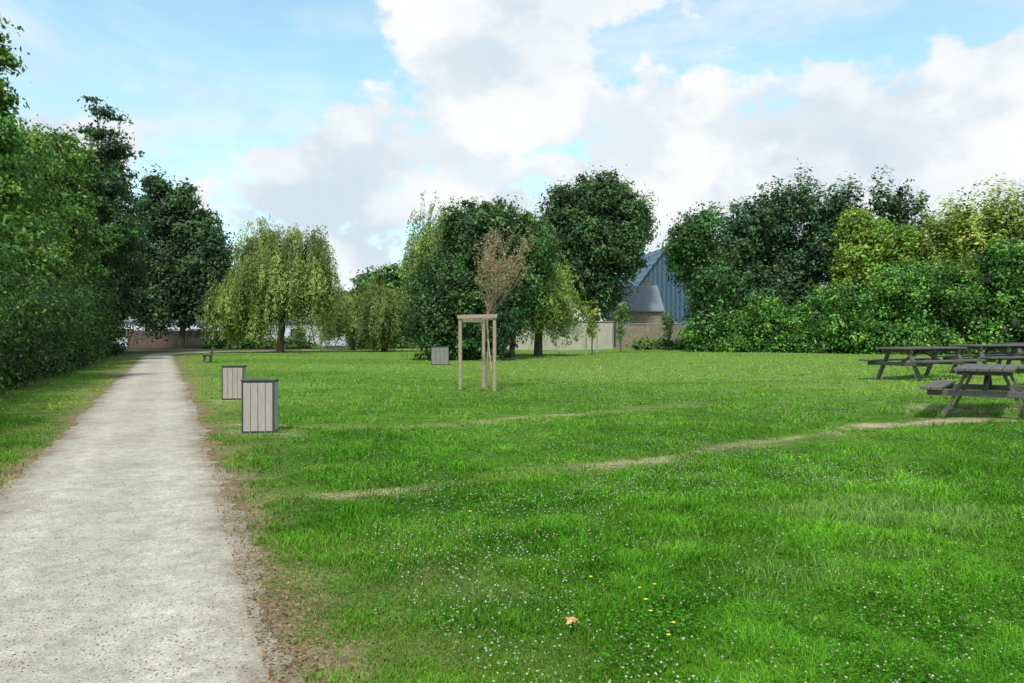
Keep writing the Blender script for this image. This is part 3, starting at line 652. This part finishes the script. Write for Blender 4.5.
def picnic(X_, Y_, rz, L_=1.9, s=1.0):
    B = Builder()   # long axis = local Y
    for i_ in range(5): B.box((-.32+.16*i_, 0, .745), (.148, L_, .045))
    for s_ in (-1, 1):
        for i_ in range(2): B.box((s_*(.66+.155*i_-.04), 0, .445), (.145, L_, .045))
        ye = s_*(L_/2-.28)
        B.box((0, ye, .69), (.74, .07, .065)); B.box((0, ye, .375), (1.55, .07, .095))
        for sx in (-1, 1): B.beam((sx*.24, ye+.055, .70), (sx*.56, ye+.055, -.02), .045, .13, up=(0, 1, 0))
    B.box((0, 0, .69), (.7, .06, .06))
    B.beam((0, -L_/2+.34, .36), (0, -.08, .66), .07, .05); B.beam((0, L_/2-.34, .36), (0, .08, .66), .07, .05)
    ob = B.make("picnic_table", [M_wood], (X_, Y_, gzf(X_, Y_)), rz, .006); ob.scale = (s, s, s); return ob
picnic(PX(988, 14.8), 14.8, math.radians(-34), 2.3, 1.16); picnic(PX(922, 24.0), 24.0, math.radians(-60), 2.5, 1.24); picnic(PX(996, 27.0), 27.0, math.radians(-70), 2.5, 1.28); picnic(PX(1050, 20), 19.5, math.radians(-40), 2.1, 1.15); picnic(PX(1035, 33), 33, math.radians(-80), 2.4, 1.3)
def bench(X_, Y_, rz):
    B = Builder()
    for i_ in range(4): B.box((0, -.18+.12*i_, .45), (1.7, .1, .035))
    for i_ in range(3): B.box((0, .25+.03*i_, .58+.12*i_), (1.7, .03, .1))
    for sx in (-.65, .65):
        B.box((sx, -.15, .21), (.07, .07, .42)); B.box((sx, .2, .21), (.07, .07, .42)); B.box((sx, .02, .405), (.06, .42, .05)); B.beam((sx, .24, .42), (sx, .33, .88), .06, .05, up=(0, 1, 0))
    return B.make("park_bench", [M_wood], (X_, Y_, gzf(X_, Y_)), rz, .004)
bench(PX(207, 46), 46, math.radians(-66))

# ---------------------------------------------------------------- sky
w = bpy.data.worlds.new("World"); bpy.context.scene.world = w; w.use_nodes = True; nt = w.node_tree; nt.nodes.clear(); N = nt.nodes; L = nt.links
SUN = Vector((-.10, -.55, .84)).normalized()
el = math.asin(SUN.z)
tc = N.new('ShaderNodeTexCoord'); nrmz = N.new('ShaderNodeVectorMath'); nrmz.operation = 'NORMALIZE'; L.new(tc.outputs['Generated'], nrmz.inputs[0]); D = nrmz.outputs[0]
def math_(op, a, b_=None, c=None):
    q = N.new('ShaderNodeMath'); q.operation = op
    for i_, v in enumerate((a, b_, c)):
        if v is None: continue
        if isinstance(v, (int, float)): q.inputs[i_].default_value = v
        else: L.new(v, q.inputs[i_])
    return q.outputs[0]
def mrange(src, a, b_, c, d_, smooth=True):
    r = N.new('ShaderNodeMapRange'); r.interpolation_type = 'SMOOTHSTEP' if smooth else 'LINEAR'
    for i_, v in enumerate((a, b_, c, d_)): r.inputs[i_+1].default_value = v
    L.new(src, r.inputs[0]); return r.outputs[0]
def dirv(px, py): return Vector(((px-512)/F_PX, 1, (HY-py)/F_PX)).normalized()
total = None
for px, py, r, a in ((400, 90, 120, .6), (500, 30, 120, .4), (300, 170, 140, .5), (600, 160, 200, .30), (970, 150, 170, .6), (770, 150, 170, .42), (840, 105, 90, .3), (200, 230, 220, .4), (600, 280, 420, .4), (110, 128, 80, .55), (30, 115, 50, .35),
                     (150, 30, 220, -.85), (320, 10, 140, -.6), (240, 95, 90, -.3), (900, 5, 130, -.5), (680, 60, 90, -.4), (770, 20, 110, -.3), (640, 10, 70, -.2)):
    dn = N.new('ShaderNodeVectorMath'); dn.operation = 'DISTANCE'; L.new(D, dn.inputs[0]); dn.inputs[1].default_value = dirv(px, py)
    v = mrange(dn.outputs['Value'], 0, r/F_PX, a, 0)
    total = v if total is None else math_('ADD', total, v)
def snoise(scale, det, rough, stretch=(1, 1, 1.5), loc=(0, 0, 0), dist=0):
    mp = N.new('ShaderNodeMapping'); mp.inputs['Scale'].default_value = stretch; mp.inputs['Location'].default_value = loc; L.new(D, mp.inputs[0])
    n_ = N.new('ShaderNodeTexNoise'); n_.inputs['Scale'].default_value = scale; n_.inputs['Detail'].default_value = det; n_.inputs['Roughness'].default_value = rough; n_.inputs['Distortion'].default_value = dist
    L.new(mp.outputs[0], n_.inputs['Vector']); return n_.outputs[0]
n_ = snoise(7.0, 8, .57); nb_ = snoise(7.0, 4, .55, loc=(0.02, 0, -.09))
Dn = math_('ADD', math_('MULTIPLY', math_('SUBTRACT', n_, .5), 3.3), total)
mask = mrange(Dn, -.08, .36, 0, 1)
wisp = mrange(snoise(2.6, 6, .62, (1, 1, 3.2), (3, 1, 0), .6), .36, .70, .12, .70)
mask2 = math_('MAXIMUM', mask, wisp)
sh = mrange(math_('SUBTRACT', n_, nb_), -.11, .10, 0, 1)
sh2 = mrange(snoise(4.2, 4, .55, loc=(5, 2, 1)), .36, .62, 0, 1)
shd = math_('ADD', math_('MULTIPLY', sh, .6), math_('MULTIPLY', sh2, .4))
cr = N.new('ShaderNodeMix'); cr.data_type = 'RGBA'; cr.inputs[6].default_value = (.67, .79, .885, 1); cr.inputs[7].default_value = (.99, 1.0, 1.0, 1)
L.new(shd, cr.inputs[0])
sky = N.new('ShaderNodeTexSky'); sky.sky_type = 'NISHITA'; sky.sun_disc = False; sky.sun_elevation = el; sky.sun_rotation = math.atan2(SUN.x, SUN.y)
sky.air_density = 1.0; sky.dust_density = .6; sky.ozone_density = 1.2
tm = N.new('ShaderNodeVectorMath'); tm.operation = 'MULTIPLY'; tm.inputs[1].default_value = (1.65, 2.1, 1.75); L.new(sky.outputs[0], tm.inputs[0])
b1 = N.new('ShaderNodeBackground'); b1.inputs[1].default_value = .14; L.new(tm.outputs[0], b1.inputs[0])
b2_ = N.new('ShaderNodeBackground'); b2_.inputs[1].default_value = 1.0; L.new(cr.outputs[2], b2_.inputs[0])
mx = N.new('ShaderNodeMixShader'); L.new(mask2, mx.inputs[0]); L.new(b1.outputs[0], mx.inputs[1]); L.new(b2_.outputs[0], mx.inputs[2])
wo = N.new('ShaderNodeOutputWorld'); L.new(mx.outputs[0], wo.inputs[0])
w.cycles.sampling_method = 'MANUAL'; w.cycles.sample_map_resolution = 512
# ---------------------------------------------------------------- sun, camera
sl = bpy.data.lights.new("sun", 'SUN'); sl.energy = 3.6; sl.angle = math.radians(5); sl.color = (1, .96, .88)
so = link(bpy.data.objects.new("sun", sl)); so.rotation_euler = SUN.to_track_quat('Z', 'Y').to_euler(); so.location = (0, -20, 30)
cam = bpy.data.cameras.new("camera"); cam.lens = F_PX/1024*36; cam.sensor_width = 36; cam.clip_end = 4000; cam.clip_start = .05
co = link(bpy.data.objects.new("camera", cam)); co.location = (0, 0, CH); co.rotation_euler = (math.radians(90-.47), 0, 0)
sc = bpy.context.scene; sc.camera = co
sc.view_settings.view_transform = 'Standard'; sc.view_settings.look = 'None'; sc.view_settings.exposure = 0
